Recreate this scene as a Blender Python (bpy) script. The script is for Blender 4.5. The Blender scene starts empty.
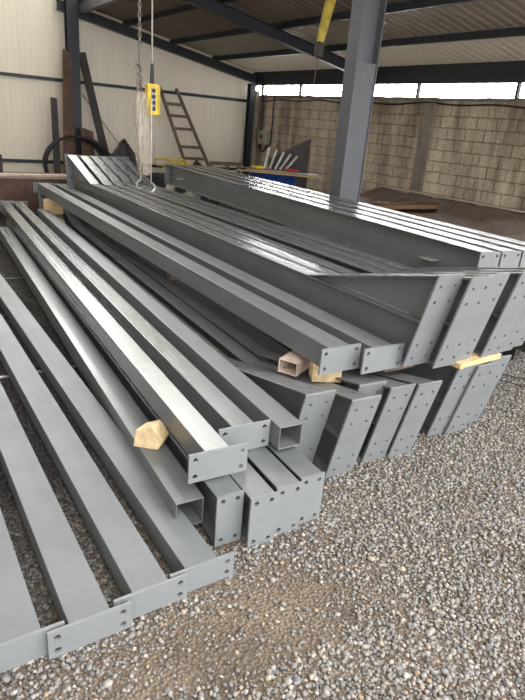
import bpy, bmesh, math, random
import numpy as np
from mathutils import Vector, Matrix, noise
from mathutils.geometry import delaunay_2d_cdt
random.seed(4); rng = np.random.default_rng(7)
S = bpy.context.scene; COL = S.collection
PI = math.pi

# ---------------------------------------------------------------- materials
def nodes(name):
    m = bpy.data.materials.new(name); m.use_nodes = True
    nt = m.node_tree; b = nt.nodes['Principled BSDF']
    return m, nt, b
def N(nt, t, **kw):
    n = nt.nodes.new(t)
    for k, v in kw.items():
        if k in n.inputs.keys(): n.inputs[k].default_value = v
        else: setattr(n, k, v)
    return n
def ramp(nt, fac, stops):
    r = nt.nodes.new('ShaderNodeValToRGB')
    el = r.color_ramp.elements
    while len(el) < len(stops): el.new(.5)
    for e, (p, c) in zip(el, stops): e.position = p; e.color = (*c, 1)
    nt.links.new(fac, r.inputs[0]); return r
def simple(name, col, rough=.6, metal=0, var=.25, scale=8, bump=0, bscale=40, coat=0, stretch=None, space='Object', spec=.5):
    m, nt, b = nodes(name)
    tc = N(nt, 'ShaderNodeTexCoord'); src = tc.outputs[space]
    if stretch:
        mp = N(nt, 'ShaderNodeMapping'); mp.inputs['Scale'].default_value = stretch
        nt.links.new(src, mp.inputs[0]); src = mp.outputs[0]
    n = N(nt, 'ShaderNodeTexNoise', Scale=scale, Detail=6.0, Roughness=.6)
    nt.links.new(src, n.inputs['Vector'])
    c = Vector(col)
    r = ramp(nt, n.outputs[0], [(.3, tuple(c*(1-var))), (.7, tuple(c*(1+var)))])
    nt.links.new(r.outputs[0], b.inputs['Base Color'])
    b.inputs['Roughness'].default_value = rough; b.inputs['Metallic'].default_value = metal
    b.inputs['Coat Weight'].default_value = coat; b.inputs['Coat Roughness'].default_value = .25
    b.inputs['Specular IOR Level'].default_value = spec
    if bump:
        n2 = N(nt, 'ShaderNodeTexNoise', Scale=bscale, Detail=8.0)
        nt.links.new(src, n2.inputs['Vector'])
        bp = N(nt, 'ShaderNodeBump', Strength=bump, Distance=.02)
        nt.links.new(n2.outputs[0], bp.inputs['Height']); nt.links.new(bp.outputs[0], b.inputs['Normal'])
    return m

def steel(name, col, r0=.26, r1=.42, spec=.55, bmp=.06):
    m, nt, b = nodes(name)
    tc = N(nt, 'ShaderNodeTexCoord')
    mp = N(nt, 'ShaderNodeMapping'); mp.inputs['Scale'].default_value = (26, .35, 26)
    nt.links.new(tc.outputs['Object'], mp.inputs[0])
    n = N(nt, 'ShaderNodeTexNoise', Scale=1.0, Detail=1.0)
    nt.links.new(mp.outputs[0], n.inputs['Vector'])
    n2 = N(nt, 'ShaderNodeTexNoise', Scale=5.0, Detail=6.0, Roughness=.65)
    nt.links.new(tc.outputs['Object'], n2.inputs['Vector'])
    c = Vector(col)
    r = ramp(nt, n2.outputs[0], [(.3, tuple(c*.9)), (.62, tuple(c*1.06)), (.85, tuple(c*1.16))])
    nt.links.new(r.outputs[0], b.inputs['Base Color'])
    mx = N(nt, 'ShaderNodeMapRange'); mx.inputs['From Min'].default_value = .3; mx.inputs['From Max'].default_value = .7
    mx.inputs['To Min'].default_value = r0; mx.inputs['To Max'].default_value = r1
    av = N(nt, 'ShaderNodeMix'); av.inputs[0].default_value = .15
    n3 = N(nt, 'ShaderNodeTexNoise', Scale=1.0, Detail=1.0); mp3 = N(nt, 'ShaderNodeMapping'); mp3.inputs['Scale'].default_value = (14, 1.6, 14)
    nt.links.new(tc.outputs['Object'], mp3.inputs[0]); nt.links.new(mp3.outputs[0], n3.inputs['Vector'])
    nt.links.new(n.outputs[0], av.inputs[2]); nt.links.new(n3.outputs[0], av.inputs[3]); nt.links.new(av.outputs[0], mx.inputs[0])
    nt.links.new(mx.outputs[0], b.inputs['Roughness'])
    b.inputs['Specular IOR Level'].default_value = spec
    return m

M = {}
M['steel'] = steel('grey_paint', (.135, .144, .149), .26, .44, .55)
M['steel_gloss'] = steel('fresh_grey_paint', (.120, .128, .133), .19, .31, 1.0)
M['steel_matte'] = steel('matte_grey_paint', (.150, .160, .166), .45, .6, .3)
M['steel_sheen'] = steel('sheen_grey_paint', (.120, .128, .133), .22, .33, 1.0)
M['plate'] = steel('plate_paint', (.195, .206, .213), .38, .55, .45)
M['weld'] = simple('weld_bead', (.22, .25, .26), .5, bump=.6, bscale=90)
M['column'] = steel('column_paint', (.10, .104, .118), .4, .6, .4)
M['darksteel'] = simple('dark_frame_paint', (.022, .026, .036), .45)
M['rust'] = simple('rusty_plate', (.11, .062, .042), .7, var=.45, scale=4, bump=.3)
M['rustdark'] = simple('dark_rusty_steel', (.045, .036, .034), .6, var=.4, scale=5, bump=.3)
M['rusttube'] = simple('rusty_tube', (.58, .46, .38), .6, var=.3, scale=22, bump=.2)
M['wood'] = simple('pale_timber', (.62, .44, .22), .75, var=.22, scale=9, stretch=(1, 6, 6), bump=.3)
M['woodin'] = simple('fresh_cut_timber', (.68, .52, .30), .8, var=.25, scale=16, bump=.5, bscale=25)
M['oldwood'] = simple('weathered_timber', (.19, .14, .10), .85, var=.3, scale=7, bump=.3)
M['brownwood'] = simple('brown_channel', (.16, .085, .04), .7, var=.3, scale=4, stretch=(.6, 5, 9))
M['black'] = simple('black_rubber', (.02, .02, .022), .5)
M['blacktarp'] = simple('black_plastic', (.035, .035, .037), .38, var=.3, bump=.8, bscale=6)
M['yellow'] = simple('yellow_paint', (.75, .56, .05), .45)
M['yellowdull'] = simple('dull_yellow_strap', (.55, .43, .06), .6, var=.35, scale=12)
M['chain'] = simple('chain_steel', (.30, .27, .24), .4, metal=.7)
M['hook'] = simple('bright_hook_steel', (.62, .60, .56), .3, metal=.7)
M['blue'] = simple('blue_plastic', (.015, .05, .22), .35)
M['silver'] = simple('galvanised', (.62, .62, .62), .35, metal=.35)
M['elec'] = simple('box_beige', (.42, .38, .30), .6)
M['red'] = simple('red_cloth', (.45, .04, .03), .8)
M['concrete'] = simple('concrete', (.26, .23, .19), .9, var=.35, scale=3, bump=.5)
M['trim'] = simple('pale_trim', (.40, .34, .26), .8, var=.3, scale=3)
M['cloth'] = simple('whitish_debris', (.45, .42, .37), .85, var=.35, scale=6, bump=.6, bscale=14)

# cream ribbed wall panel
M['panel'] = simple('cream_wall_panel', (.94, .86, .71), .5, var=.04, scale=1.2, stretch=(3, 3, .4))
# roof underside
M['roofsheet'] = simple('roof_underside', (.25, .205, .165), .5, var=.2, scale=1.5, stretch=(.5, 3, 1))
def translucent(name, col, mix=.5):
    m, nt, b = nodes(name)
    t = N(nt, 'ShaderNodeBsdfTranslucent'); t.inputs[0].default_value = (*col, 1)
    b.inputs['Base Color'].default_value = (*col, 1); b.inputs['Roughness'].default_value = .45
    mx = N(nt, 'ShaderNodeMixShader'); mx.inputs[0].default_value = mix
    nt.links.new(b.outputs[0], mx.inputs[1]); nt.links.new(t.outputs[0], mx.inputs[2])
    nt.links.new(mx.outputs[0], nt.nodes['Material Output'].inputs[0]); return m
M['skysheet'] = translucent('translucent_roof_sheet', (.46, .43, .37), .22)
M['midsheet'] = translucent('lit_roof_sheet', (.30, .27, .23), .18)  # paler than the roof underside: reflected light put into the sheet colour
M['skyglass'] = translucent('milky_skylight', (.85, .85, .83), 1.0)
m, nt, b = nodes('clear_wrap')
b.inputs['Base Color'].default_value = (.55, .47, .38, 1); b.inputs['Roughness'].default_value = .22
tr = N(nt, 'ShaderNodeBsdfTransparent'); mx = N(nt, 'ShaderNodeMixShader')
n = N(nt, 'ShaderNodeTexNoise', Scale=14.0, Detail=3.0); tc = N(nt, 'ShaderNodeTexCoord')
mp = N(nt, 'ShaderNodeMapping'); mp.inputs['Scale'].default_value = (3, 3, .35)
nt.links.new(tc.outputs['Object'], mp.inputs[0]); nt.links.new(mp.outputs[0], n.inputs['Vector'])
mr = N(nt, 'ShaderNodeMapRange'); mr.inputs['To Min'].default_value = .0; mr.inputs['To Max'].default_value = .8
nt.links.new(n.outputs[0], mr.inputs[0]); nt.links.new(mr.outputs[0], mx.inputs[0])
nt.links.new(tr.outputs[0], mx.inputs[1]); nt.links.new(b.outputs[0], mx.inputs[2])
nt.links.new(mx.outputs[0], nt.nodes['Material Output'].inputs[0]); M['wrap'] = m
m, nt, b = nodes('clear_sheet'); b.inputs['Roughness'].default_value = .1
tr = N(nt, 'ShaderNodeBsdfTransparent'); tr.inputs[0].default_value = (.8, .8, .78, 1); mx = N(nt, 'ShaderNodeMixShader'); mx.inputs[0].default_value = .2
nt.links.new(tr.outputs[0], mx.inputs[1]); nt.links.new(b.outputs[0], mx.inputs[2]); nt.links.new(mx.outputs[0], nt.nodes['Material Output'].inputs[0]); M['clearsheet'] = m

# brown tarpaulin
m, nt, b = nodes('brown_tarpaulin'); tc = N(nt, 'ShaderNodeTexCoord')
n = N(nt, 'ShaderNodeTexNoise', Scale=2.2, Detail=7.0, Roughness=.6, Distortion=1.2); nt.links.new(tc.outputs['Object'], n.inputs['Vector'])
r = ramp(nt, n.outputs[0], [(.3, (.12, .088, .07)), (.55, (.20, .155, .13)), (.75, (.28, .23, .20))]); nt.links.new(r.outputs[0], b.inputs['Base Color'])
b.inputs['Roughness'].default_value = .42
bp = N(nt, 'ShaderNodeBump', Strength=.7, Distance=.08); nt.links.new(n.outputs[0], bp.inputs['Height']); nt.links.new(bp.outputs[0], b.inputs['Normal'])
M['tarp'] = m

# concrete block wall (blocks 0.4 x 0.2)
m, nt, b = nodes('concrete_blocks'); tc = N(nt, 'ShaderNodeTexCoord')
sep = N(nt, 'ShaderNodeSeparateXYZ'); cmb = N(nt, 'ShaderNodeCombineXYZ')
nt.links.new(tc.outputs['Object'], sep.inputs[0]); nt.links.new(sep.outputs[1], cmb.inputs[0]); nt.links.new(sep.outputs[2], cmb.inputs[1])
wob = N(nt, 'ShaderNodeTexNoise', Scale=7.0, Detail=3.0); nt.links.new(tc.outputs['Object'], wob.inputs['Vector'])
wv = N(nt, 'ShaderNodeVectorMath', operation='SCALE'); wv.inputs['Scale'].default_value = .035
nt.links.new(wob.outputs['Color'], wv.inputs[0])
av = N(nt, 'ShaderNodeVectorMath', operation='ADD'); nt.links.new(cmb.outputs[0], av.inputs[0]); nt.links.new(wv.outputs[0], av.inputs[1])
br = N(nt, 'ShaderNodeTexBrick', Scale=1.0, **{'Brick Width': .42, 'Row Height': .205, 'Mortar Size': .012, 'Mortar Smooth': .4})
br.inputs['Color1'].default_value = (.84, .74, .60, 1); br.inputs['Color2'].default_value = (.70, .615, .50, 1); br.inputs['Mortar'].default_value = (.48, .415, .335, 1)
nt.links.new(av.outputs[0], br.inputs['Vector'])
mp = N(nt, 'ShaderNodeMapping'); mp.inputs['Scale'].default_value = (1, 1.6, .22); nt.links.new(tc.outputs['Object'], mp.inputs[0])
st = N(nt, 'ShaderNodeTexNoise', Scale=1.3, Detail=7.0, Roughness=.65); nt.links.new(mp.outputs[0], st.inputs['Vector'])
rs = ramp(nt, st.outputs[0], [(.36, (.42, .38, .34)), (.5, (.82, .79, .75)), (.68, (1.12, 1.09, 1.04))])
mul = N(nt, 'ShaderNodeMixRGB', blend_type='MULTIPLY'); mul.inputs[0].default_value = 1
nt.links.new(br.outputs[0], mul.inputs[1]); nt.links.new(rs.outputs[0], mul.inputs[2])
fn = N(nt, 'ShaderNodeTexNoise', Scale=20.0, Detail=8.0, Roughness=.7); nt.links.new(tc.outputs['Object'], fn.inputs['Vector'])
rf = ramp(nt, fn.outputs[0], [(.3, (.65, .65, .65)), (.7, (1.25, 1.25, 1.25))])
mul2 = N(nt, 'ShaderNodeMixRGB', blend_type='MULTIPLY'); mul2.inputs[0].default_value = 1
nt.links.new(mul.outputs[0], mul2.inputs[1]); nt.links.new(rf.outputs[0], mul2.inputs[2])
nt.links.new(mul2.outputs[0], b.inputs['Base Color']); b.inputs['Roughness'].default_value = .95
inv = N(nt, 'ShaderNodeMath', operation='SUBTRACT'); inv.inputs[0].default_value = 1; nt.links.new(br.outputs['Fac'], inv.inputs[1])
ad = N(nt, 'ShaderNodeMath', operation='ADD'); nt.links.new(inv.outputs[0], ad.inputs[0]); nt.links.new(fn.outputs[0], ad.inputs[1])
bp = N(nt, 'ShaderNodeBump', Strength=.8, Distance=.02); nt.links.new(ad.outputs[0], bp.inputs['Height']); nt.links.new(bp.outputs[0], b.inputs['Normal'])
M['blocks'] = m


def inside_shade_soil(nt, mulout, b):  # paints shed shade, plus darker soil, into the ground and stone colour
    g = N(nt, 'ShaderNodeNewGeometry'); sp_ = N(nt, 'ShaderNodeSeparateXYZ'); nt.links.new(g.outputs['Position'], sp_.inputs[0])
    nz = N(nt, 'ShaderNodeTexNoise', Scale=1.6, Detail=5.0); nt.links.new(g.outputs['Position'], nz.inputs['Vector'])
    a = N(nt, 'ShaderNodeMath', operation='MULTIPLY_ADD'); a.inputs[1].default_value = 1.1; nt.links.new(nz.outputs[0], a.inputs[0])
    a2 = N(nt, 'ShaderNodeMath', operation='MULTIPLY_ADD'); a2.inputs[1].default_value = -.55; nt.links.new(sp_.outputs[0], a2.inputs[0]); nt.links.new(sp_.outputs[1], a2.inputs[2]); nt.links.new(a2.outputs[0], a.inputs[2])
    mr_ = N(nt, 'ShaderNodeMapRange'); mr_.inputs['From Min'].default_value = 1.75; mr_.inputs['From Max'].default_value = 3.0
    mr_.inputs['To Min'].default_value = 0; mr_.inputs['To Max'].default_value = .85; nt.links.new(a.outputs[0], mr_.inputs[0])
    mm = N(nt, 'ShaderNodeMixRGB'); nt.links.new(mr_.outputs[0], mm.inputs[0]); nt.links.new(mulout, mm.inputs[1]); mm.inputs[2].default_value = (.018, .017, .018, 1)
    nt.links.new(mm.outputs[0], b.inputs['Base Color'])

# sandy ground
m, nt, b = nodes('sandy_ground'); tc = N(nt, 'ShaderNodeTexCoord')
n = N(nt, 'ShaderNodeTexNoise', Scale=3.0, Detail=8.0, Roughness=.7); nt.links.new(tc.outputs['Object'], n.inputs['Vector'])
v = N(nt, 'ShaderNodeTexVoronoi', Scale=70.0); nt.links.new(tc.outputs['Object'], v.inputs['Vector'])
r = ramp(nt, n.outputs[0], [(.3, (.13, .10, .075)), (.55, (.25, .195, .145)), (.75, (.34, .275, .21))])
r2 = ramp(nt, v.outputs['Distance'], [(.0, (1.15, 1.15, 1.15)), (.6, (.55, .55, .55))])
mul = N(nt, 'ShaderNodeMixRGB', blend_type='MULTIPLY'); mul.inputs[0].default_value = 1
nt.links.new(r.outputs[0], mul.inputs[1]); nt.links.new(r2.outputs[0], mul.inputs[2]); nt.links.new(mul.outputs[0], b.inputs['Base Color'])
b.inputs['Roughness'].default_value = .95
bp = N(nt, 'ShaderNodeBump', Strength=1.0, Distance=.012); bp.invert = True
nt.links.new(v.outputs['Distance'], bp.inputs['Height']); nt.links.new(bp.outputs[0], b.inputs['Normal'])
inside_shade_soil(nt, mul.outputs[0], b)
M['ground'] = m
# stones
m, nt, b = nodes('river_gravel'); g = N(nt, 'ShaderNodeNewGeometry'); tc = N(nt, 'ShaderNodeTexCoord')
r = ramp(nt, g.outputs['Random Per Island'], [(0, (.135, .128, .123)), (.35, (.215, .204, .193)), (.7, (.275, .26, .242)), (.9, (.335, .31, .28)), (.95, (.34, .25, .16)), (1, (.45, .42, .37))])
n = N(nt, 'ShaderNodeTexNoise', Scale=60.0, Detail=4.0); nt.links.new(tc.outputs['Object'], n.inputs['Vector'])
r2 = ramp(nt, n.outputs[0], [(.3, (.75, .75, .75)), (.7, (1.15, 1.15, 1.15))])
mul = N(nt, 'ShaderNodeMixRGB', blend_type='MULTIPLY'); mul.inputs[0].default_value = 1
nt.links.new(r.outputs[0], mul.inputs[1]); nt.links.new(r2.outputs[0], mul.inputs[2]); nt.links.new(mul.outputs[0], b.inputs['Base Color'])
b.inputs['Roughness'].default_value = .85
inside_shade_soil(nt, mul.outputs[0], b)
M['stone'] = m

# ---------------------------------------------------------------- mesh helpers
class MB:
    def __init__(s): s.v = []; s.f = []; s.smooth = False
    def add(s, vs, fs):
        k = len(s.v); s.v += [tuple(q) for q in vs]; s.f += [tuple(i+k for i in f) for f in fs]; return s
    def box(s, x0, x1, y0, y1, z0, z1, mat=None):
        vs = [Vector((x, y, z)) for z in (z0, z1) for y in (y0, y1) for x in (x0, x1)]
        if mat: vs = [mat @ q for q in vs]
        return s.add(vs, [(0, 2, 3, 1), (4, 5, 7, 6), (0, 1, 5, 4), (2, 6, 7, 3), (0, 4, 6, 2), (1, 3, 7, 5)])
    def bar(s, a, b, w, h=None, up=(0, 0, 1)):
        a = Vector(a); b = Vector(b); h = h or w; d = (b-a).normalized()
        x = d.cross(Vector(up))
        if x.length < 1e-4: x = d.cross(Vector((0, 1, 0)))
        x.normalize(); z = x.cross(d)
        mt = Matrix((x, d, z)).transposed().to_4x4(); mt.translation = a
        return s.box(-w/2, w/2, 0, (b-a).length, -h/2, h/2, mt)
    def prism(s, poly, x0, x1):                      # polygon in (y, z) extruded along x
        n = len(poly)
        vs = [(x0, y, z) for y, z in poly]+[(x1, y, z) for y, z in poly]
        return s.add(vs, [tuple(range(n-1, -1, -1)), tuple(range(n, 2*n))]+[(i, (i+1) % n, n+(i+1) % n, n+i) for i in range(n)])
    def tube(s, pts, r, seg=8, closed=False, cap=True):
        pts = [Vector(p) for p in pts]; n = len(pts); rings = []; prev = None
        for i, p in enumerate(pts):
            if closed: d = pts[(i+1) % n]-pts[i-1]
            else: d = pts[min(i+1, n-1)]-pts[max(i-1, 0)]
            d.normalize()
            if prev is None:
                u = d.cross(Vector((0, 0, 1)))
                if u.length < 1e-3: u = d.cross(Vector((1, 0, 0)))
            else: u = prev-d*prev.dot(d)
            u.normalize(); prev = u; w = d.cross(u)
            rr = r[i] if isinstance(r, (list, tuple)) else r
            rings.append([p+u*math.cos(2*PI*k/seg)*rr+w*math.sin(2*PI*k/seg)*rr for k in range(seg)])
        vs = [q for ring in rings for q in ring]; fs = []
        for i in range(n if closed else n-1):
            j = (i+1) % n
            for k in range(seg): fs.append((i*seg+k, i*seg+(k+1) % seg, j*seg+(k+1) % seg, j*seg+k))
        if cap and not closed: fs += [tuple(range(seg-1, -1, -1)), tuple((n-1)*seg+k for k in range(seg))]
        s.smooth = True
        return s.add(vs, fs)
    def lathe(s, prof, seg=32, mat=None):
        vs = []; fs = []
        for r, z in prof: vs += [Vector((r*math.cos(2*PI*k/seg), r*math.sin(2*PI*k/seg), z)) for k in range(seg)]
        if mat: vs = [mat @ q for q in vs]
        for i in range(len(prof)-1):
            for k in range(seg): fs.append((i*seg+k, i*seg+(k+1) % seg, (i+1)*seg+(k+1) % seg, (i+1)*seg+k))
        fs += [tuple(range(seg-1, -1, -1)), tuple((len(prof)-1)*seg+k for k in range(seg))]
        s.smooth = True
        return s.add(vs, fs)
    def build(s, name, mat, parent=None, bevel=0, seg=2, loc=None):
        me = bpy.data.meshes.new(name); me.from_pydata(s.v, [], s.f); me.materials.append(M[mat] if isinstance(mat, str) else mat)
        bm = bmesh.new(); bm.from_mesh(me); bmesh.ops.recalc_face_normals(bm, faces=bm.faces); bm.to_mesh(me); bm.free()
        if s.smooth:
            me.polygons.foreach_set('use_smooth', [True]*len(me.polygons)); me.set_sharp_from_angle(angle=math.radians(40))
        o = bpy.data.objects.new(name, me); COL.objects.link(o)
        if parent: o.parent = parent
        if loc: o.location = loc
        if bevel:
            b = o.modifiers.new('bevel', 'BEVEL'); b.width = bevel; b.segments = seg; b.limit_method = 'ANGLE'
        return o
def tag(o, label, cat, group=None, kind=None):
    o['label'] = label; o['category'] = cat
    if group: o['group'] = group
    if kind: o['kind'] = kind
    return o
def thing(name, label, cat, loc=(0, 0, 0), rz=0, group=None):
    o = bpy.data.objects.new(name, None); COL.objects.link(o); o.location = loc; o.rotation_euler = (0, 0, rz)
    o.empty_display_size = .1
    return tag(o, label, cat, group)
def struct(o): o['kind'] = 'structure'; return o

def holed(outline, holes, t, seg=14):
    """plate in local XZ, thickness t along +Y, with real round holes"""
    co = [Vector(p) for p in outline]; n = len(co); ed = [(i, (i+1) % n) for i in range(n)]
    for (u, v, r) in holes:
        k = len(co); co += [Vector((u+r*math.cos(2*PI*i/seg), v+r*math.sin(2*PI*i/seg))) for i in range(seg)]
        ed += [(k+i, k+(i+1) % seg) for i in range(seg)]
    vs, es, fs, *_ = delaunay_2d_cdt(co, ed, [], 1, 1e-6)
    keep = []
    for f in fs:
        c = sum((vs[i] for i in f), Vector((0, 0)))/len(f)
        if not any((c-Vector((u, v))).length < r*.97 for u, v, r in holes): keep.append(f)
    m = MB(); nv = len(vs)
    V3 = [(q.x, 0, q.y) for q in vs]+[(q.x, t, q.y) for q in vs]
    F = [tuple(f) for f in keep]+[tuple(i+nv for i in reversed(f)) for f in keep]
    cnt = {}
    for f in keep:
        for i in range(len(f)):
            a, b_ = f[i], f[(i+1) % len(f)]; cnt.setdefault(frozenset((a, b_)), []).append((a, b_))
    for k, l in cnt.items():
        if len(l) == 1: a, b_ = l[0]; F.append((b_, a, a+nv, b_+nv))
    return m.add(V3, F)
def rect(w, h): return [(-w/2, 0), (w/2, 0), (w/2, h), (-w/2, h)]

# ---------------------------------------------------------------- steel members
def tube_beam(label, group, x, y, z, w, h, L, skew, mat='steel', plate=None, off=0, seam=False, far_plate=True):
    """hollow rectangular member: x = centre at the near end"""
    r = thing('steel_beam', label, 'steel beam', (x, y, z), -math.atan(skew), group)
    m = MB(); t = .006; a, b_ = w/2, w/2-t
    outer = [(-a, 0), (a, 0), (a, h), (-a, h)]; inner = [(-b_, t), (b_, t), (b_, h-t), (-b_, h-t)]
    vs = [(p[0], yy, p[1]) for yy in (0, L) for ring in (outer, inner) for p in ring]
    fs = []
    for k in range(4):
        j = (k+1) % 4
        fs += [(k, j, 8+j, 8+k), (4+k, 12+k, 12+j, 4+j), (k, 4+k, 4+j, j), (8+k, 8+j, 12+j, 12+k)]
    m.add(vs, fs); m.build('hollow_section', mat, r, bevel=.006)
    if plate:
        pw, ph = plate; zz = -(ph-h)/2
        hs = [(sx*(pw/2-.032), zz2, .0125) for sx in (-1, 1) for zz2 in (.030, ph-.030)]
        for yy in ((-.012, L) if far_plate else (-.012,)):
            o = holed(rect(pw, ph), hs, .012).build('end_plate', 'plate', r)
            o.location = (off, yy, zz)
    return r
def i_mesh(w, d, L, tf=.009, tw=.006):
    a, c = w/2, tw/2
    top = MB().box(-a, a, 0, L, d-tf, d); bot = MB().box(-a, a, 0, L, 0, tf); web = MB().box(-c, c, 0, L, tf, d-tf)
    return top, bot, web
def i_beam(label, group, x, y, z, w, d, L, skew, plate, off=0, mat='steel', lug=False, tilt=0, cat='steel beam'):
    r = thing('steel_beam', label, cat, (x, y, z), -math.atan(skew), group)
    tp, bt, wb = i_mesh(w, d, L)
    tp.build('top_flange', mat, r, bevel=.002); bt.build('bottom_flange', 'steel', r); wb.build('web', 'steel', r)
    pw, ph = plate; zz = -(ph-d)/2
    hs = [(sx*(pw/2-.03), v, .0115) for sx in (-1, 1) for v in (.03, ph-.03)]
    for yy in (-.012, L):
        o = holed(rect(pw, ph), hs, .012).build('end_plate', 'plate', r); o.location = (off, yy, zz)
        o.rotation_euler = (0, 0, 0)
    if lug:
        for yy in lug:
            MB().box(-.085, -.003, yy, yy+.14, d*.42, d*.42+.008).build('lug', 'hook', r, bevel=.002)
    return r
def frame(label, group, x, y, z, L, skew, d=.27, H=.54, fw=.125, pw=.19, rows=2, mat='steel', hl=.98, holes=True, bead=False, slant=.13):
    """roof rafter with a haunch at both ends and slanted end plates"""
    r = thing('steel_rafter', label, 'steel rafter', (x, y, z), -math.atan(skew), group)
    g = slant
    sd = g*d/H
    web = [(0, .01), (L, .01), (L+sd, d), (L+g, H-.006), (L-hl, d-.01), (hl, d-.01), (-g, H-.006), (-sd, d)]
    MB().prism(web, -.004, .004).build('web', 'steel', r)
    MB().box(-fw/2, fw/2, 0, L, 0, .01).build('bottom_flange', 'steel', r, bevel=.002)
    MB().prism([(-sd, d-.01), (L+sd, d-.01), (L+sd, d), (-sd, d)], -fw/2, fw/2).build('top_flange', mat, r, bevel=.002)
    for s in (0, 1):
        pts = [(hl, d), (-g, H-.002), (-g, H+.009), (hl+.03, d+.001)]
        if s: pts = [(L-q[0], q[1]) for q in pts]
        MB().prism(pts, -fw/2, fw/2).build('haunch_flange', mat, r, bevel=.002)
    Lp = math.hypot(g, H)+.018; ang = math.atan2(g, H)
    u = pw/2-.045
    hs = [(sx*u, v, .0108) for sx in (-1, 1) for v in ((.055, .145, Lp-.165, Lp-.07) if holes else ())]
    if rows == 3: hs += [(sx*u, Lp/2, .0085) for sx in (-1, 1)]
    for s in (0, 1):
        o = holed(rect(pw, Lp), hs, .012).build('end_plate', 'plate', r)
        o.location = (0, L if s else -.0125, -.004 if not s else .0); o.rotation_euler = ((-ang if s else ang), 0, 0)
    if bead:
        m = MB(); k = 46
        m.tube([(-.01, .1+i*.019, d+.003+random.uniform(-.0015, .0015)) for i in range(k)], [.0035+random.uniform(0, .003) for _ in range(k)], 6)
        o = m.build('weld_bead', 'weld', r); o['label'] = 'pale bumpy weld seam'
    return r

# group A: beams lying flat on the gravel, bottom left
gA = 'rectangular beams laid in a spaced row on the gravel'
for i, (x, y, lab) in enumerate([(.205, 1.60, 'flat grey rectangular beam cut off by the lower left corner of the photo'),
                  (.440, 1.575, 'flat grey beam on gravel whose end plate is the lowest and overlaps both neighbours'),
                  (.685, 1.608, 'flat grey beam on gravel, third from the left in the spaced row'),
                  (.915, 1.630, 'flat grey beam on gravel, rightmost of the spaced row with end plate reaching furthest right')]):
    tube_beam(lab, gA, x, y, .014, .148, .106, 6.4, .0, 'steel_matte', plate=(.30 if i != 3 else .29, .118), off=0)
# thin flat bar across under them
o = MB().box(-.25, 1.25, 0, .035, 0, .012).build('flat_bar', 'steel', bevel=.002); o.location = (0, 4.0, 0)
tag(o, 'thin flat steel bar crossing on the gravel under the spaced beams', 'steel bar')
o = MB().box(-.25, 1.25, 0, .035, 0, .012).build('flat_bar', 'rustdark', bevel=.002); o.location = (0, 6.6, 0)
tag(o, 'far dark flat bar under the back ends of the spaced beams', 'steel bar')

# L5 open tube leaning between groups
tube_beam('grey tube with an open end at the gravel between the spaced beams and the upright-plate beams', None, 1.005, 1.93, .06, .138, .14, 6.7, .062)
# lower mid group: four I beams with tall plates
gL = 'four beams with tall end plates standing on the gravel'
for x, y, w, lab in [(1.143, 1.82, .132, 'grey beam with tall four-hole end plate, leftmost of four, set back beside the open tube end'),
                  (1.272, 1.742, .136, 'grey beam with tall end plate closest to the camera among the four upright plates'),
                  (1.424, 1.757, .142, 'grey beam with tall end plate, third from the left of four upright plates'),
                  (1.570, 1.775, .135, 'grey beam with tall end plate, rightmost of four, beside the low slanted plates')]:
    i_beam(lab, gL, x, y, .008, .126, .255, 7.0, .060, (w, .268), cat='steel beam')
# M: three tubes on top of them
gM = 'glossy beams laid over the tall-plate beams'
tube_beam('glossy grey beam with wide four-hole end plate beside the loose wood chunk', gM, 1.15, 1.955, .287, .125, .125, 7.6, .060, 'steel_gloss', (.295, .146))
tube_beam('glossy grey beam with four-hole end plate set between the wood-chunk beam and the open tube', gM, 1.375, 2.10, .287, .125, .125, 7.4, .056, 'steel_gloss', (.285, .146))
tube_beam('grey square tube with open end beside the glossy plated beams', gM, 1.592, 2.0, .287, .135, .128, 6.8, .058, 'steel')
for y, lab in ((3.3, 'near thin batten under the glossy beams'), (8.1, 'far thin batten under the glossy beams')):
    o = MB().box(0, .72, 0, .08, 0, .022).build('wooden_batten', 'oldwood'); o.location = (1.10+(y-2)*.06, y, .2635); tag(o, lab, 'timber')

# F: lower haunched rafters
gF = 'lower layer of rafters with slanted bolted end plates'
F = [(1.79, 2.17, 'leftmost lower rafter, slanted eight-hole plate under the wood block'),
     (1.975, 2.025, 'lower rafter whose slanted plate stands closest, right of the plate under the wood block'),
     (2.135, 2.15, 'lower rafter set back with only the top of its plate showing between two others'),
     (2.268, 2.055, 'lower rafter with slanted plate, left one of the middle pair'),
     (2.450, 2.025, 'lower rafter with slanted plate, right one of the middle pair'),
     (2.875, 2.105, 'lower rafter with slanted plate, left of the right-hand three'),
     (3.025, 2.075, 'lower rafter with slanted plate in the middle of the right-hand three'),
     (3.225, 2.125, 'rightmost lower rafter, slanted plate on the gravel under the yellow timber')]
for i, (x, y, lab) in enumerate(F):
    frame(lab, gF, x, y, .008, 7.2, .055, rows=2, d=.27, H=.525, pw=(.19, .19, .19, .176, .176, .17, .185, .185)[i], fw=.13)
# U: two plated beams upper layer left
gU = 'pair of plated beams on the left of the upper layer'
tube_beam('upper grey beam with small end plate resting on the yellow wood block', gU, 2.045, 2.215, .556, .150, .140, 7.3, .018, plate=(.278, .150))
tube_beam('upper grey beam with small end plate against the first tall slanted plate', gU, 2.290, 2.13, .556, .150, .140, 7.3, .018, plate=(.303, .150))
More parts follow.
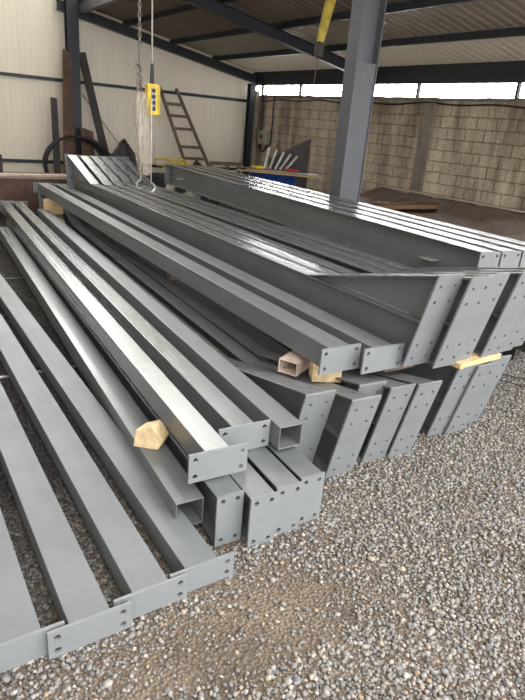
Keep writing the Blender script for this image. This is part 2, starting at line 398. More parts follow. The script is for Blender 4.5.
# G: upper haunched rafters
gG = 'upper layer of rafters with tall slanted bolted end plates'
G = [(2.515, 2.085, .010, .205, 'upper rafter with eight-hole slanted plate, leftmost of the tall plates'),
     (2.667, 2.000, .012, .192, 'upper rafter, left half of the broad doubled slanted plate'),
     (2.822, 2.018, .014, .192, 'upper rafter, right half of the broad doubled slanted plate'),
     (3.095, 2.00, -.004, .185, 'upper rafter with slanted plate at the right edge of the photo above the yellow timber'),
     (3.250, 2.02, -.003, .185, 'upper rafter behind the right-edge slanted plate, second from the steel I beams'),
     (3.410, 2.05, -.002, .185, 'outermost upper rafter next to the long plated I beams')]
for i, (x, y, s, pw, lab) in enumerate(G):
    frame(lab, gG, x, y, .574, 7.15, s, rows=2, d=.275, H=.555, pw=pw, fw=.128, mat='steel_sheen', hl=1.0, bead=(i == 0))
# R: four long I beams on the right
gR = 'four long I beams at the right of the stack'
for i, lab in enumerate(['long grey I beam with a lug on its broad web, nearest of the four on the right',
                         'long shiny-topped I beam, second of the four on the right',
                         'long shiny-topped I beam, third of the four on the right',
                         'long shiny-topped I beam next to the brown tarpaulin, furthest of the four']):
    i_beam(lab, gR, 3.568+i*.218, 2.50-i*.02, .81, .152, .29, 6.35, .066, (.205, .285), off=.02, mat='steel_gloss', lug=(.42, 5.75) if i == 0 else None)

# supports and timbers
def block(name, label, loc, size, mat='wood', rz=0, cat='timber', bev=.004, group=None):
    o = MB().box(-size[0]/2, size[0]/2, -size[1]/2, size[1]/2, 0, size[2]).build(name, mat, bevel=bev)
    o.location = loc; o.rotation_euler = (0, 0, rz); return tag(o, label, cat, group)
block('wood_block', 'yellow squared wood block under the upper plated beam near the rusty tube', (2.06, 2.335, .452), (.17, .12, .104), 'woodin', -.5)
block('wooden_beam', 'yellow timber squeezed between upper and lower slanted plates at the right', (2.99, 2.02, .539), (.42, .10, .036), 'wood', .05)
block('wooden_beam', 'hidden timber carrying the left upper rafters', (2.52, 2.22, .49), (.26, .07, .085), 'oldwood')
block('wooden_beam', 'timber across the lower rafters at mid length', (3.0, 5.2, .28), (1.3, .09, .275), 'oldwood')
block('wood_block', 'yellow wood block under the far end of the left upper beams', (2.13, 8.75, .36), (.26, .16, .195), 'wood', -.2)
block('wood_block', 'lower pale wood block at the far end beneath the rafters', (2.02, 8.1, .28), (.10, .14, .11), 'wood', .3)
block('wooden_beam', 'far timber under the upper rafters', (3.05, 7.9, .28), (1.2, .09, .293), 'oldwood')
for y, sx in ((3.2, 3.94), (8.35, 4.28)):
    t = thing('steel_trestle', 'trestle under the %s end of the four long I beams' % ('near' if y < 5 else 'far'), 'trestle', (sx, y, 0))
    MB().box(-.42, .46, -.04, .04, .73, .81).build('top_rail', 'rustdark', t, bevel=.004)
    for sx2 in (-.34, .36):
        for sy in (-.2, .2):
            MB().bar((sx2, sy, 0), (sx2, 0, .74), .05).build('leg', 'rustdark', t)
block('wood_block', 'whitish upright block on the ground under the far end of the long I beams', (3.92, 7.85, 0), (.13, .2, .808), 'cloth', .1)
# rusty tube offcut
t = thing('rusty_tube', 'short rusty rectangular tube offcut poking out beside the yellow wood block', 'tube', (1.90, 2.49, .440), -1.10)
m = MB(); w, h, L = .125, .085, .30
a, b_ = w/2, w/2-.006
outer = [(-a, 0), (a, 0), (a, h), (-a, h)]; inner = [(-b_, .006), (b_, .006), (b_, h-.006), (-b_, h-.006)]
vs = [(p[0], yy, p[1]) for yy in (0, L) for ring in (outer, inner) for p in ring]; fs = []
for k in range(4):
    j = (k+1) % 4; fs += [(k, j, 8+j, 8+k), (4+k, 12+k, 12+j, 4+j), (k, 4+k, 4+j, j), (8+k, 8+j, 12+j, 12+k)]
m.add(vs, fs).build('hollow_section', 'rusttube', t, bevel=.003)
# wood chunk
m = MB(); P = [(-.075, 0), (.06, 0), (.09, .06), (.03, .135), (-.06, .10)]
n_ = len(P)
m.add([(x, -.05, z) for x, z in P]+[(x*.9+.01, .055, z*.92) for x, z in P], [tuple(range(n_-1, -1, -1)), tuple(range(n_, 2*n_))]+[(i, (i+1) % n_, n_+(i+1) % n_, n_+i) for i in range(n_)])
o = m.build('wood_chunk', 'woodin', bevel=.006); o.location = (1.03, 2.46, .2005); o.rotation_euler = (0, 0, -.75)
tag(o, 'loose five-sided pale wood chunk lying beside the glossy plated beam', 'wood chunk')

# ---------------------------------------------------------------- ground & gravel
m = MB(); m.add([(-12, -12, 0), (20, -12, 0), (20, 17, 0), (-12, 17, 0)], [(0, 1, 2, 3)])
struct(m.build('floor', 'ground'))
def ico(sub):
    bm = bmesh.new(); bmesh.ops.create_icosphere(bm, subdivisions=sub, radius=1)
    v = np.array([q.co[:] for q in bm.verts]); f = np.array([[q.index for q in p.verts] for p in bm.faces]); bm.free(); return v, f
iv, jf = ico(1)
cam_dir = (math.sin(math.radians(34.5)), math.cos(math.radians(34.5)))
def den(x, y): return noise.fractal(Vector((x*1.3+4, y*1.3, .3)), 1, 2, 4)
def under(x, y):
    """inside the footprint of a member that rests on the gravel"""
    if y > 1.60 and x < 1.0:
        for c in (.205, .440, .685, .915):
            if abs(x-c) < .08: return True
    if y > 1.78 and 1.065 < x-.06*(y-1.82) < 1.64: return True
    if y > 2.14 and 1.70 < x-.055*(y-2.1) < 2.52: return True
    if y > 2.16 and 2.80 < x-.055*(y-2.1) < 3.31: return True
    return False
def keep(x, y):
    if x < -.35+.02*y or y < .2 or under(x, y): return False
    if x > y*2.6+1.6 or (y > 3.2 and 1.9 < x < 3.9): return False
    sandy = max(0, 1-(((x-.85)/.85)**2+((y-1.36)/.30)**2))
    sandy = max(sandy, .8*max(0, 1-(((x-2.55)/.35)**2+((y-1.55)/.13)**2)))
    return random.random() > max(0, min(.9, -.02-den(x, y)*.45+sandy*.85))
def stones(xr, yr, n, smin, smax, keep, seed, lift=(.15, .6)):
    rg = np.random.default_rng(seed)
    X = rg.uniform(*xr, n); Y = rg.uniform(*yr, n); s = smin+(smax-smin)*rg.random(n)**2.2
    k = np.array([keep(a, b) for a, b in zip(X, Y)]); X, Y, s = X[k], Y[k], s[k]; n = len(X)
    tpl = []
    for i in range(8):
        d = rg.normal(size=(5, 3)); q = iv.copy()
        q *= (1+sum(.10*np.sin(2.3*iv@dd)[:, None] for dd in d)); tpl.append(q)
    tpl = np.array(tpl)[rg.integers(0, 8, n)]
    sc = np.stack([s*rg.uniform(.8, 1.35, n), s*rg.uniform(.8, 1.2, n), s*rg.uniform(.5, .85, n)], 1)
    q = tpl*sc[:, None, :]
    a = rg.uniform(0, 2*PI, n); ca, sa = np.cos(a)[:, None], np.sin(a)[:, None]
    tl = rg.normal(0, .35, n)[:, None]
    y2 = q[:, :, 1]*np.cos(tl)-q[:, :, 2]*np.sin(tl); z2 = q[:, :, 1]*np.sin(tl)+q[:, :, 2]*np.cos(tl)
    x3 = q[:, :, 0]*ca-y2*sa; y3 = q[:, :, 0]*sa+y2*ca
    zb = s*rg.uniform(*lift, n)
    return np.stack([x3+X[:, None], y3+Y[:, None], z2+zb[:, None]], 2).reshape(-1, 3)
vs = np.concatenate([stones((-.3, 6), (.2, 3.6), 150000, .0045, .0112, keep, 3, (.15, .9)),
                     stones((-.3, 6), (.2, 3.6), 5200, .009, .0165, keep, 5),
                     stones((-.3, 2.2), (3.6, 9), 6000, .008, .015, lambda x, y: not under(x, y), 6)])
nv = len(iv); n = len(vs)//nv; fs = (jf[None]+(np.arange(n)*nv)[:, None, None]).reshape(-1, 3)
me = bpy.data.meshes.new('gravel'); me.vertices.add(len(vs)); me.vertices.foreach_set('co', vs.ravel().astype(np.float32))
me.loops.add(fs.size); me.loops.foreach_set('vertex_index', fs.ravel().astype(np.int32))
me.polygons.add(len(fs)); me.polygons.foreach_set('loop_start', np.arange(0, fs.size, 3, dtype=np.int32))
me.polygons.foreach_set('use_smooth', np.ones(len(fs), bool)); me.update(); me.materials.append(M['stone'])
o = bpy.data.objects.new('gravel', me); COL.objects.link(o)
tag(o, 'grey and tan rounded gravel covering the ground', 'gravel', kind='stuff')

# ---------------------------------------------------------------- shed: walls, frames, roof
Dw, Xw = 15.0, 9.3
# ribbed cream wall at the back
m = MB(); xs = []; x = -3.4
while x < 9.25:
    xs += [(x, 0), (x+.10, 0), (x+.108, -.006), (x+.117, -.006), (x+.125, 0)]; x += .125
ztop = lambda x: 6.0 if x < 4.35 else 3.30+.181*(9.2-x)
n_ = len(xs)
m.add([(x, Dw+d, 0) for x, d in xs]+[(x, Dw+d, ztop(x)) for x, d in xs], [(i, i+1, n_+i+1, n_+i) for i in range(n_-1)])
m.box(-3.45, 4.35, Dw+.02, Dw+.08, 0, 4.5); m.box(4.35, 9.25, Dw+.02, Dw+.08, 0, 2.9)
# cut the left part at 4.45 m so the opening above it lets the sky in
for i, q in enumerate(m.v):
    if q[2] > 5: m.v[i] = (q[0], q[1], 4.5)
struct(m.build('wall_back', 'panel'))
for z, lab in ((2.385, 0), (.56, 1)):
    o = MB().box(-3.4, 9.0, Dw-.08, Dw-.016, z-.035, z+.035).build('trim_%d' % (lab+1), 'darksteel'); struct(o)
# block wall on the right
struct(MB().box(Xw, Xw+.15, 3.0, Dw+.1, 0, 2.50).build('wall_right', 'blocks'))
m = MB()
for i in range(60):
    y0 = 3+i*.2; m.box(Xw-.02, Xw+.17, y0, y0+.2, 2.50, 2.565+random.uniform(-.012, .014))
struct(m.build('trim_3', 'concrete'))
for i, y in enumerate((8.35, 4.3)):
    struct(MB().box(Xw-.06, Xw, y-.02, y+.28, 0, 2.46).build('trim_%d' % (4+i), 'concrete', bevel=.01))
struct(MB().box(Xw-.12, Xw-.02, Dw-.28, Dw-.10, 0, 2.66).build('trim_6', 'trim'))
# openings above the block wall: mullions
for i, y in enumerate((6.62, 8.87, 11.0, 12.85, 14.62)):
    struct(MB().box(Xw-.02, Xw+.05, y, y+.05, 2.55, 2.86).build('trim_%d' % (7+i), 'darksteel'))
# eave beam
sl = .181
def rz_(x): return 2.84+sl*(9.2-x)
struct(MB().box(Xw-.10, Xw+.02, 2.5, Dw+.1, 2.80, 3.13).build('trim_12', 'darksteel'))
# rafters of the shed
for i, (y, lab) in enumerate(((14.85, 'a'), (10.2, 'b'), (2.6, 'c'))):
    m = MB(); r = (3.9, 9.28)
    w = .14
    for (z0, z1, ww) in ((0, .012, w), (.012, .19, .01), (.19, .202, w)):
        vs = [(x, y+sy*ww/2, rz_(x)+zz) for sy in (-1, 1) for x, zz in ((r[0], z0), (r[1], z0), (r[1], z1), (r[0], z1))]
        m.add(vs, [(0, 1, 2, 3), (7, 6, 5, 4), (0, 4, 5, 1), (1, 5, 6, 2), (2, 6, 7, 3), (3, 7, 4, 0)])
    o = m.build('roof_rafter', 'darksteel')
    tag(o, ['dark roof rafter along the top of the cream wall', 'dark roof rafter crossing mid ceiling and ending by the upright column', 'dark roof rafter nearest the camera'][i], 'rafter', 'dark roof rafters of the shed')
PX = [4.42, 5.49, 6.71, 7.93]
PL = ['highest roof purlin beside the skylight strip', 'second roof purlin down from the skylight strip', 'third roof purlin down from the skylight strip', 'lowest roof purlin next to the bright eave sheets']
for x, lab in zip(PX, PL):
    z = rz_(x)+.202
    o = MB().box(x-.03, x+.03, -.6, Dw, z-.01, z+.10).build('roof_purlin', 'darksteel'); tag(o, lab, 'purlin', 'dark roof purlins of the shed')
# corrugated roof sheets
def corr(x0, x1, y0, y1, name, mat, pitch=.18, amp=.018):
    m = MB(); ys = []; y = y0
    while y < y1: ys += [(y, 0), (y+pitch*.35, 0), (y+pitch*.5, amp), (y+pitch*.85, amp)]; y += pitch
    n = len(ys); z = lambda x: rz_(x)+.295
    for (dz) in (0, .03):
        m.add([(x0, y, z(x0)+d+dz) for y, d in ys]+[(x1, y, z(x1)+d+dz) for y, d in ys], [(i, i+1, n+i+1, n+i) for i in range(n-1)])
    return struct(m.build(name, mat))
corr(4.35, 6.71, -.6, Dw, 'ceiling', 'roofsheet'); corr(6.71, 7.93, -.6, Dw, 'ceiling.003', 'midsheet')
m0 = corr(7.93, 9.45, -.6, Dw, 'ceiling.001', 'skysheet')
# higher left bay: roof, monitor window
o = MB().box(-3.6, 4.5, -.6, Dw+.2, 6.9, 6.95).build('ceiling.002', 'roofsheet'); struct(o)
m = MB().box(4.36, 4.366, 3.4, Dw, 3.95, 6.9); struct(m.build('window_1', 'clearsheet'))
m = MB()
for y in (5.5, 7.5, 9.5, 11.5, 13.3): m.box(4.34, 4.40, y, y+.04, 3.95, 6.9)
m.box(4.33, 4.41, 3.4, Dw, 4.02, 4.06)
y = 3.4
while y < Dw: m.box(4.34, 4.40, y, y+.10, 3.93, 4.03); y += .22
m.box(4.30, 4.42, 3.4, Dw, 3.78, 3.94)
struct(m.build('trim_13', 'darksteel'))
struct(MB().box(-3.6, -3.45, -2.5, Dw, 0, 6.9).build('wall_left_added', 'concrete'))  # unseen wall, added dark and close to cut light from the left
# shed posts
def post(label, x, y, top, w=.2, d=.22, rz=0, mat='darksteel', plates=True):
    t = thing('steel_post', label, 'steel post', (x, y, 0), rz)
    MB().box(-w/2, w/2, -d/2, -d/2+.012, 0, top).box(-w/2, w/2, d/2-.012, d/2, 0, top).box(-.006, .006, -d/2+.012, d/2-.012, 0, top).build('post_body', mat, t)
    MB().box(-w/2-.05, w/2+.05, -d/2-.05, d/2+.05, 0, .015).build('base_plate', mat, t)
    return t
post('dark steel post before the cream wall, beside the leaning rusty plates', 4.18, 14.72, 4.6, .26, .2)
post('dark steel post in the corner where cream wall meets block wall', 8.98, 14.7, 2.82, .14, .18)
# big grey column
t = thing('steel_column', 'tall grey H-section column standing behind the long I beams', 'column', (4.86, 5.58, 0), 0)
MB().box(-.165, -.15, -.1, .1, 0, 3.5).build('flange', 'column', t, bevel=.003)
MB().box(.15, .165, -.1, .1, 0, 3.5).build('flange', 'column', t, bevel=.003)
MB().box(-.15, .15, -.006, .006, 0, 3.5).build('web', 'column', t)
MB().box(-.15, .15, -.085, -.006, 0, 2.55).build('cover_plate', 'column', t, bevel=.002)
MB().box(-.25, .25, -.2, .2, 0, .02).build('base_plate', 'column', t)

# ---------------------------------------------------------------- brown tarpaulin along the block wall
m = MB(); nx, ny = 26, 90
for j in range(ny+1):
    for i in range(nx+1):
        u = i/nx; x = 6.4+u*(Xw-.04-6.4); y = 3.2+j/ny*6.2
        z = .05+.70*(u**.8)
        q = noise.fractal(Vector((x*1.1, y*.9, 0)), 1, 2, 5)*.16+.09*noise.noise(Vector((x*2.5+y*1.5, y*3.5, 2)))
        m.v.append((x, y, max(.02, z+q*(1-.7*u**4))))
m.f = [(j*(nx+1)+i, j*(nx+1)+i+1, (j+1)*(nx+1)+i+1, (j+1)*(nx+1)+i) for j in range(ny) for i in range(nx)]
m.smooth = True
o = m.build('tarpaulin', 'tarp'); tag(o, 'crumpled brown tarpaulin sloping against the foot of the block wall', 'tarpaulin')
o = MB().box(0, .05, 3.2, 9.4, .77, .80).build('wooden_strip', 'rusttube'); o.location = (Xw-.09, 0, 0); tag(o, 'thin reddish strip along the top of the brown tarpaulin', 'strip')
# brown channels on the tarp
for k, (z, lab) in enumerate(((.62, 'upper brown channel lying behind the column'), (.47, 'lower brown channel lying behind the column'))):
    t = MB().box(-2.0, 0, -.02, .10, 0, .035).box(-2.0, 0, -.02, -.005, 0, .13).box(-2.0, 0, -.02, .10, .115, .13)
    o = t.build('brown_channel', 'brownwood'); o.location = (8.25 - k*.03, 7.0, z+.02); tag(o, lab, 'steel channel', 'brown channels on the tarpaulin')
for x in (6.7, 7.8):
    block('timber_support', 'support under the brown channels, %s one' % ('left' if x < 7 else 'right'), (x, 7.05, 0), (.14, .2, .49), 'oldwood')
# right edge rusty steel under the I beams
for k, (x, z, lab) in enumerate(((4.55, .0, 'dark rusty channel on gravel under the right edge, lower one'), (4.70, .13, 'dark rusty channel at the right edge, resting on the lower one'), (4.95, .26, 'dark rusty channel at the right edge, topmost'))):
    m = MB().box(-.1, .1, 0, 2.45, 0, .012).box(-.1, -.088, 0, 2.45, .012, .128).box(.088, .1, 0, 2.45, .012, .128).box(-.1, .1, 0, 2.45, .118, .13)
    o = m.build('rusty_channel', 'rustdark'); o.location = (x, 2.75-.12*k, z); o.rotation_euler = (0, 0, -.05); tag(o, lab, 'steel channel', 'dark rusty channels at the right edge')
m = MB(); m.tube([(3.95+.05*math.sin(i*.9)+i*.045, 2.55-i*.05+.03*math.cos(i*1.3), .03) for i in range(16)], .005, 6)
m.tube([(4.05+i*.05, 2.62-i*.035+.04*math.sin(i), .03) for i in range(14)], .005, 6)
tag(m.build('black_wire', 'black'), 'black wire loose on the gravel right of the slanted plates', 'wire')

# ---------------------------------------------------------------- clutter at the back left
t = thing('rusty_workbench', 'long rusty steel bench behind the far ends of the beams at left', 'workbench', (0, 10.9, 0))
MB().box(-3.3, 3.05, -.5, .5, .60, .66).build('top_plate', 'rust', t, bevel=.004)
MB().box(-3.3, 3.05, -.50, -.46, .12, .60).build('side_plate', 'rust', t)
for x in (-3.2, -.5, 2.8): MB().box(x, x+.1, -.4, -.3, 0, .6).build('leg', 'rustdark', t)
for x in (-3.2, -.5, 2.8): MB().box(x, x+.1, .3, .4, 0, .6).build('leg', 'rustdark', t)
block('wooden_plank', 'pale plank lying on the rusty bench', (2.25, 10.72, .661), (1.5, .14, .04), 'rusttube', .0)
block('dark_bar', 'dark bar lying on the rusty bench left of the pale plank', (.9, 10.7, .661), (1.15, .12, .05), 'rustdark', .02, 'steel bar')
block('rusty_clamp', 'small upright rusty bracket standing on the bench', (1.86, 11.25, .661), (.10, .1, .30), 'rustdark', 0, 'bracket')
def lean(name, label, pts, th, mat, cat, y=14.7):
    """flat plate leaning near the wall, outline in (x, z), real thickness"""
    n = len(pts)
    m = MB(); m.add([(x, y-(2-z)*-.0-.10*(3.2-z), z) for x, z in pts]+[(x, y+th-.10*(3.2-z), z) for x, z in pts],
                    [tuple(range(n)), tuple(range(2*n-1, n-1, -1))]+[(i, n+i, n+(i+1) % n, (i+1) % n) for i in range(n)])
    return tag(m.build(name, mat), label, cat)
lean('rusty_plate', 'tall rusty brown plate leaning left of the dark post', [(3.74, 0), (4.06, 0), (4.11, 2.95), (3.93, 3.02)], .02, 'rust', 'steel plate', 14.62)
lean('rusty_plate', 'shorter dark rusty plate leaning at the far left of the post', [(3.55, 0), (3.71, 0), (3.74, 1.98), (3.60, 2.0)], .02, 'rustdark', 'steel plate', 14.66)
lean('rusty_plate', 'low reddish plate leaning in front of the dark post', [(4.13, 0), (4.45, 0), (4.46, 1.33), (4.18, 1.42)], .02, 'rust', 'steel plate', 14.42)
o = MB().bar((4.86, 14.0, 0), (4.38, 14.72, 3.0), .17, .06, (0, 1, 0)).build('leaning_beam', 'rustdark'); tag(o, 'dark steel beam leaning against the wall right of the post', 'steel beam')
o = MB().tube([(6.0, 14.3, 0), (4.40, 14.8, 2.12)], .022).build('thin_pole', 'rusttube'); tag(o, 'thin reddish pole leaning behind the dark leaning beam', 'pole')
# hose coil
m = MB()
for k in range(6):
    R0 = .60+.03*k; c = Vector((3.90+.03*k, 13.9+.02*k, .62-.01*k))
    m.tube([c+Vector((R0*1.05*math.cos(a)+.02*math.sin(3*a+k), .10*math.sin(2*a+k), R0*math.sin(a)*(1-.03*k))) for a in [2*PI*i/40 for i in range(40)]], .022, 7, closed=True)
tag(m.build('rubber_hose', 'black'), 'big coil of black hose hanging before the rusty plates', 'hose')
# black plastic heap
def heap(name, label, cx, cy, rx, ry, h, mat, cat, seed=0):
    m = MB(); n, k = 30, 12
    m.v.append((cx, cy, h*.97))
    for i in range(1, k+1):
        for j in range(n):
            a = 2*PI*j/n; rr = i/k
            q = noise.fractal(Vector((math.cos(a)*rr*2+seed, math.sin(a)*rr*2, seed*1.7)), 1, 2, 4)
            m.v.append((cx+rx*rr*math.cos(a)*(1+.25*q), cy+ry*rr*math.sin(a), max(0, h*(1-rr**2.2)*(1+.18*q))))
    m.f = [(0, 1+j, 1+(j+1) % n) for j in range(n)]
    for i in range(k-1):
        for j in range(n): m.f.append((1+i*n+j, 1+(i+1)*n+j, 1+(i+1)*n+(j+1) % n, 1+i*n+(j+1) % n))
    m.smooth = True
    return tag(m.build(name, mat), label, cat)
heap('black_tarpaulin', 'heap covered in black plastic behind the far rafter ends', 4.90, 13.35, .72, .42, 1.12, 'blacktarp', 'tarpaulin', 1)
heap('scrap_heap', 'dark heap of scrap under the ladder', 6.75, 13.35, .62, .32, .80, 'rustdark', 'heap', 3)
heap('debris_sack', 'whitish sack behind the rafters right of the hanging plastic', 4.95, 10.6, .35, .25, .72, 'cloth', 'sack', 5)
# dark tub with yellow hose
m = MB(); m.lathe([(.40, 0), (.46, .5), (.46, .56), (.42, .56), (.38, .05)], 28); o = m.build('dark_tub', 'black'); o.location = (5.55, 12.7, 0)
tag(o, 'dark tub standing under the tangled yellow hose', 'tub')
m = MB(); pts = []
for i in range(80):
    a = i*.27
    pts.append((5.75+.38*math.cos(a)*(1+.3*math.sin(i*.11))+.22*math.sin(i*.037), 12.7+.28*math.sin(a), (.78)+.10*math.sin(i*.5+1)+.06*math.sin(i*.17)))
m.tube(pts, .013, 6); tag(m.build('yellow_hose', 'yellow'), 'tangled bright yellow hose beside the ladder foot', 'hose')
# ladder (rails and rungs)
t = thing('wooden_ladder', 'tall weathered wooden ladder leaning on the cream wall', 'ladder', (0, 0, 0))
A0, A1 = Vector((6.98, 13.85, 0)), Vector((6.30, 14.72, 2.48)); B0, B1 = Vector((7.72, 13.85, 0)), Vector((6.76, 14.72, 2.48))
for a, b_ in ((A0, A1), (B0, B1)): MB().bar(a, b_, .055, .08, (0, 1, 0)).build('rail', 'oldwood', t)
for f in (.20, .34, .45, .62, .74, .85):
    MB().bar(A0.lerp(A1, f), B0.lerp(B1, f), .045, .07).build('rung', 'oldwood', t)
# small wooden frame right of ladder
t = thing('wooden_trestle', 'low wooden trestle between ladder and corner post', 'wooden trestle', (7.25, 12.7, 0))
MB().box(-.5, .35, -.04, .04, .82, .90).build('rail', 'oldwood', t)
for x in (-.45, -.02, .30): MB().box(x-.035, x+.035, -.035, .035, 0, .82).build('leg', 'oldwood', t)

# ---------------------------------------------------------------- hanging hoist
def chain(m, a, b, pitch=.052, r=.0075, w=.017):
    a = Vector(a); b = Vector(b); L = (b-a).length; n = int(L/pitch); d = (b-a)/n
    for i in range(n):
        c = a+d*(i+.5); ax = Vector((1, 0, 0)) if i % 2 else Vector((0, 1, 0)); up = d.normalized()
        m.tube([c+ax*w*math.cos(q)+up*(.5*pitch+.006)*math.sin(q) for q in [2*PI*k/10 for k in range(10)]], r, 5, closed=True)
t = thing('chain_hoist', 'steel chain hoist hanging over the rafters with two hooks at the bottom', 'hoist', (3.0, 7.54, 0))
m = MB(); chain(m, (-.05, .02, 5.6), (-.03, .02, 2.1)); m.build('load_chain', 'chain', t)
m = MB(); chain(m, (-.075, .01, 2.42), (-.06, .0, 2.05)); chain(m, (-.03, .0, 2.40), (-.02, .0, 2.02)); m.build('sling_chain', 'chain', t)
for dx, dy, z0, sgn in ((-.02, 0, .985, -1), (.07, -.14, .965, 1)):
    m = MB(); m.tube([(dx, dy, 2.0), (dx, dy, z0)], .006)
    m.tube([(dx+sgn*.055*math.sin(a)*1.0, dy, z0-.055+.055*math.cos(a)) for a in [i*.30 for i in range(15)]], [.011]*12+[.009, .007, .005], 7)
    m.build('hook', 'hook', t)
t = thing('plastic_wrap', 'long clear crumpled plastic sleeve hanging around the sling chains', 'plastic sleeve', (3.0, 7.54, 0))
m = MB(); n, k = 22, 30
for j in range(k+1):
    z = 2.06-j/k*1.0; rr = .085+.02*math.sin(j*.16)+.015*(j/k)
    for i in range(n):
        a = 2*PI*i/n; q = 1+.28*noise.noise(Vector((math.cos(a)*2, math.sin(a)*2, z*1.8)))
        m.v.append((-.035+.06*(j/k)+rr*q*math.cos(a)*1.15, -.05*(j/k)+rr*q*math.sin(a), z))
m.f = [(j*n+i, j*n+(i+1) % n, (j+1)*n+(i+1) % n, (j+1)*n+i) for j in range(k) for i in range(n)]
m.smooth = True; m.build('sleeve', 'wrap', t)
# pendant controller
t = thing('pendant_control', 'yellow push-button crane pendant on a cable beside the chain', 'pendant control', (3.11, 7.50, 1.80))
MB().box(-.078, .078, -.05, .05, 0, .37).build('housing', 'yellow', t, bevel=.012)
for sx in (-.078, .078): MB().tube([(sx, -.06, .01), (sx, -.06, .35)], .010).build('guard', 'yellow', t.children[0])
for z in (.08, .15, .22, .29):
    m = MB(); mt = Matrix.Translation((0, -.055, z)) @ Matrix.Rotation(PI/2, 4, 'X'); m.lathe([(.024, 0), (.024, .015), (.018, .018)], 14, mt); m.build('button', 'black', t)
MB().box(-.03, .03, -.056, -.049, .05, .32).build('button_panel', 'chain', t)
m = MB(); m.tube([(0, 0, .36), (.0, 0, .60)], [.03, .018]); m.build('cable_gland', 'black', t)
m = MB(); m.tube([(0, 0, .58), (-.03, .0, 3.9)], .013); m.build('cable', 'chain', t)
# yellow sling and hook at upper middle
t = thing('yellow_hoist', 'yellow strap with dark hook block hanging from the roof by the column', 'hoist', (5.33, 7.0, 0))
m = MB(); m.tube([(.14, 0, 3.83), (.08, 0, 3.4), (.01, 0, 3.05), (-.02, 0, 2.90)], [.10, .075, .06, .05], 10); m.build('strap', 'yellowdull', t)
m = MB(); m.box(-.08, .035, -.04, .04, 2.72, 2.91); m.build('hook_block', 'rustdark', t, bevel=.02)
m = MB(); m.tube([(-.03, 0, 2.73), (-.05, 0, 2.4), (-.08, 0, 2.12)], .005); m.build('rope', 'oldwood', t)
m = MB(); m.tube([(-.08+.035*math.sin(a), 0, 2.08+.035*math.cos(a)) for a in [i*.3 for i in range(15)]], .007, 6); m.build('hook', 'chain', t)

# ---------------------------------------------------------------- drum corner
t = thing('blue_drum', 'blue plastic drum lying on its side under loose planks by the block wall', 'drum', (7.05, 10.45, .58), 0)
t.rotation_euler = (0, 0, math.radians(-35))
mt = Matrix.Rotation(PI/2, 4, 'Y') @ Matrix.Translation((0, 0, -.5))
MB().lathe([(.24, 0), (.28, .02), (.29, .1), (.29, .3), (.30, .33), (.29, .36), (.29, .64), (.30, .67), (.29, .7), (.29, .9), (.28, .98), (.24, 1.0)], 32, mt).build('drum_body', 'blue', t)
block('drum_cradle', 'low timber cradle under the blue drum', (7.05, 10.45, 0), (.9, .45, .30), 'oldwood', math.radians(-35))
ang = math.radians(-35)
for k, (dx, dy, L, dz, mat, lab) in enumerate([(-.1, -.15, 1.75, .0, 'wood', 'pale plank nearest on top of the blue drum'), (.1, .0, 1.5, .0, 'rusttube', 'reddish board in the middle on top of the blue drum'), (-.1, .16, 1.3, .0, 'oldwood', 'dark board at the back on top of the blue drum')]):
    o = block('loose_plank', lab, (7.15+dx, 10.40+dy, .877+.024*k), (L, .15, .022), mat, ang+.08*(k-1)); 
o = MB().box(-.12, .12, -.1, .1, 0, .04).build('red_rag', 'red', bevel=.015); o.location = (7.38, 10.25, .95); tag(o, 'small red rag on the planks over the blue drum', 'rag')
o = MB().box(-.10, .08, -.1, .1, 0, .05).build('yellow_rag', 'yellow', bevel=.015); o.location = (6.78, 10.62, .95); tag(o, 'small yellow rag on the planks over the blue drum', 'rag')
for k, x in enumerate((0, .10, .20, .29, .38)):
    a = Vector((7.0+x, 10.72-x*.62, .95)); b_ = a+Vector((.12+.05*k, .05, .42-.035*k))
    o = MB().bar(a, b_, .045, .03, (0, 1, 0)).build('metal_profile', 'silver'); 
    tag(o, '%s of the silver metal strips leaning above the blue drum' % ['leftmost', 'second from left', 'middle', 'second from right', 'rightmost'][k], 'metal strip', 'silver strips leaning above the blue drum')
m = MB(); P = [(7.30, 11.02, .0), (8.02, 10.52, .0), (8.02, 10.52, 1.62), (7.30, 11.02, 1.13)]
m.add(P+[(x+.012, y+.017, z) for x, y, z in P], [(0, 1, 2, 3), (7, 6, 5, 4), (0, 4, 5, 1), (1, 5, 6, 2), (2, 6, 7, 3), (3, 7, 4, 0)])
tag(m.build('dark_sheet', 'rustdark'), 'dark steel sheet with slanted top standing behind the silver strips', 'steel sheet')
# electrical box and cables
t = thing('electrical_box', 'beige electrical box on the block wall beside the corner post', 'electrical box', (Xw-.001, 14.25, 1.30))
MB().box(-.16, 0, -.20, .20, 0, .36).build('box_body', 'elec', t, bevel=.01)
MB().box(-.175, -.16, -.16, .16, .03, .33).build('cover', 'elec', t, bevel=.006)
MB().box(-.185, -.175, -.05, .05, .16, .24).build('switch', 'black', t.children[-1] if t.children else t)
m = MB(); m.tube([(-.05, .24, 1.25), (-.05, .24, .30), (-.05, .25, 0), (-.05, .18, -.17), (-.05, .04, -.2), (-.05, -.06, -.1), (-.05, -.08, 0)], .022, 7)
m.tube([(-.05, -.32, 1.25), (-.05, -.32, .3), (-.05, -.30, .05), (-.05, -.2, -.05), (-.05, -.12, .02)], .02, 7); m.build('cable', 'black', t)
m = MB(); m.tube([(Xw-.035, 3.2+i*.2, 2.44+.022*math.sin(i*.75)+.015*math.sin(i*.31)) for i in range(58)], .016, 6)
tag(m.build('wall_cable', 'black'), 'black cable drooping along the top of the block wall', 'cable')

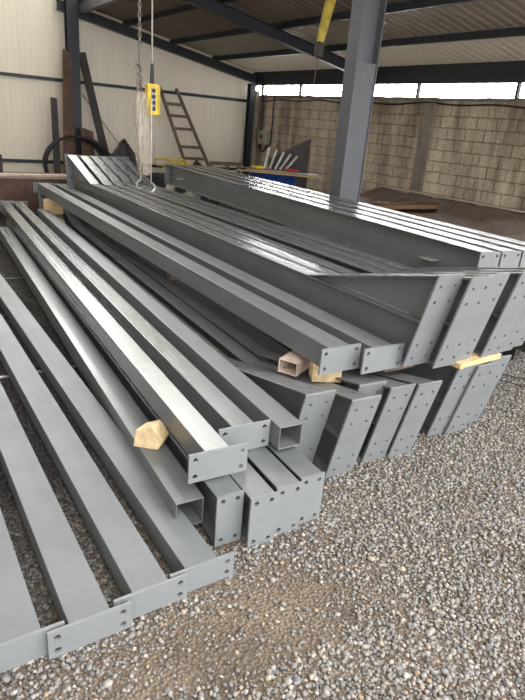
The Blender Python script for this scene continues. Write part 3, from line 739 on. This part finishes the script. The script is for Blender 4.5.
# ---------------------------------------------------------------- world, light, camera
w = bpy.data.worlds.new('World'); S.world = w; w.use_nodes = True; nt = w.node_tree; bg = nt.nodes['Background']
tc = nt.nodes.new('ShaderNodeTexCoord'); sp = nt.nodes.new('ShaderNodeSeparateXYZ'); nt.links.new(tc.outputs['Generated'], sp.inputs[0])
n = N(nt, 'ShaderNodeTexNoise', Scale=2.0, Detail=4.0); nt.links.new(tc.outputs['Generated'], n.inputs['Vector'])
r = ramp(nt, n.outputs[0], [(.3, (.90, .92, .95)), (.7, (1.0, .98, .94))]); nt.links.new(r.outputs[0], bg.inputs[0])
# overcast sky, much brighter around the veiled sun low over the block wall
dt = N(nt, 'ShaderNodeVectorMath', operation='DOT_PRODUCT'); dt.inputs[1].default_value = Vector((.57, .78, .25)).normalized()
nt.links.new(tc.outputs['Generated'], dt.inputs[0])
mxx = N(nt, 'ShaderNodeMath', operation='MAXIMUM'); mxx.inputs[1].default_value = 0; nt.links.new(dt.outputs['Value'], mxx.inputs[0])
pw_ = N(nt, 'ShaderNodeMath', operation='POWER'); pw_.inputs[1].default_value = 6; nt.links.new(mxx.outputs[0], pw_.inputs[0])
ma_ = N(nt, 'ShaderNodeMath', operation='MULTIPLY_ADD'); ma_.inputs[1].default_value = 34; ma_.inputs[2].default_value = 4.4; nt.links.new(pw_.outputs[0], ma_.inputs[0])
nt.links.new(ma_.outputs[0], bg.inputs[1])
sun = bpy.data.lights.new('sun', 'SUN'); sun.energy = 1.2; sun.angle = math.radians(40); sun.color = (1, .97, .92)
so = bpy.data.objects.new('sun', sun); COL.objects.link(so); so.rotation_euler = (math.radians(38), math.radians(18), 0)

def cam_axes(yaw=34.5, pitch=21.3, roll=5.0):
    y, p, r = map(math.radians, (yaw, pitch, roll))
    fw = Vector((math.sin(y)*math.cos(p), math.cos(y)*math.cos(p), -math.sin(p))); rt = Vector((math.cos(y), -math.sin(y), 0)); up = rt.cross(fw)
    return fw, rt*math.cos(r)+up*math.sin(r), -rt*math.sin(r)+up*math.cos(r)
fw, R_, U_ = cam_axes()
cd = bpy.data.cameras.new('camera'); cd.sensor_fit = 'HORIZONTAL'; cd.sensor_width = 36; cd.lens = 575/525*36; cd.clip_start = .02
co = bpy.data.objects.new('camera', cd); COL.objects.link(co)
mt = Matrix((R_, U_, -fw)).transposed().to_4x4(); mt.translation = (0, 0, 1.8); co.matrix_world = mt
S.camera = co
S.view_settings.view_transform = 'Standard'; S.view_settings.look = 'None'; S.view_settings.gamma = 1
S.view_settings.use_curve_mapping = False; S.view_settings.exposure = .14
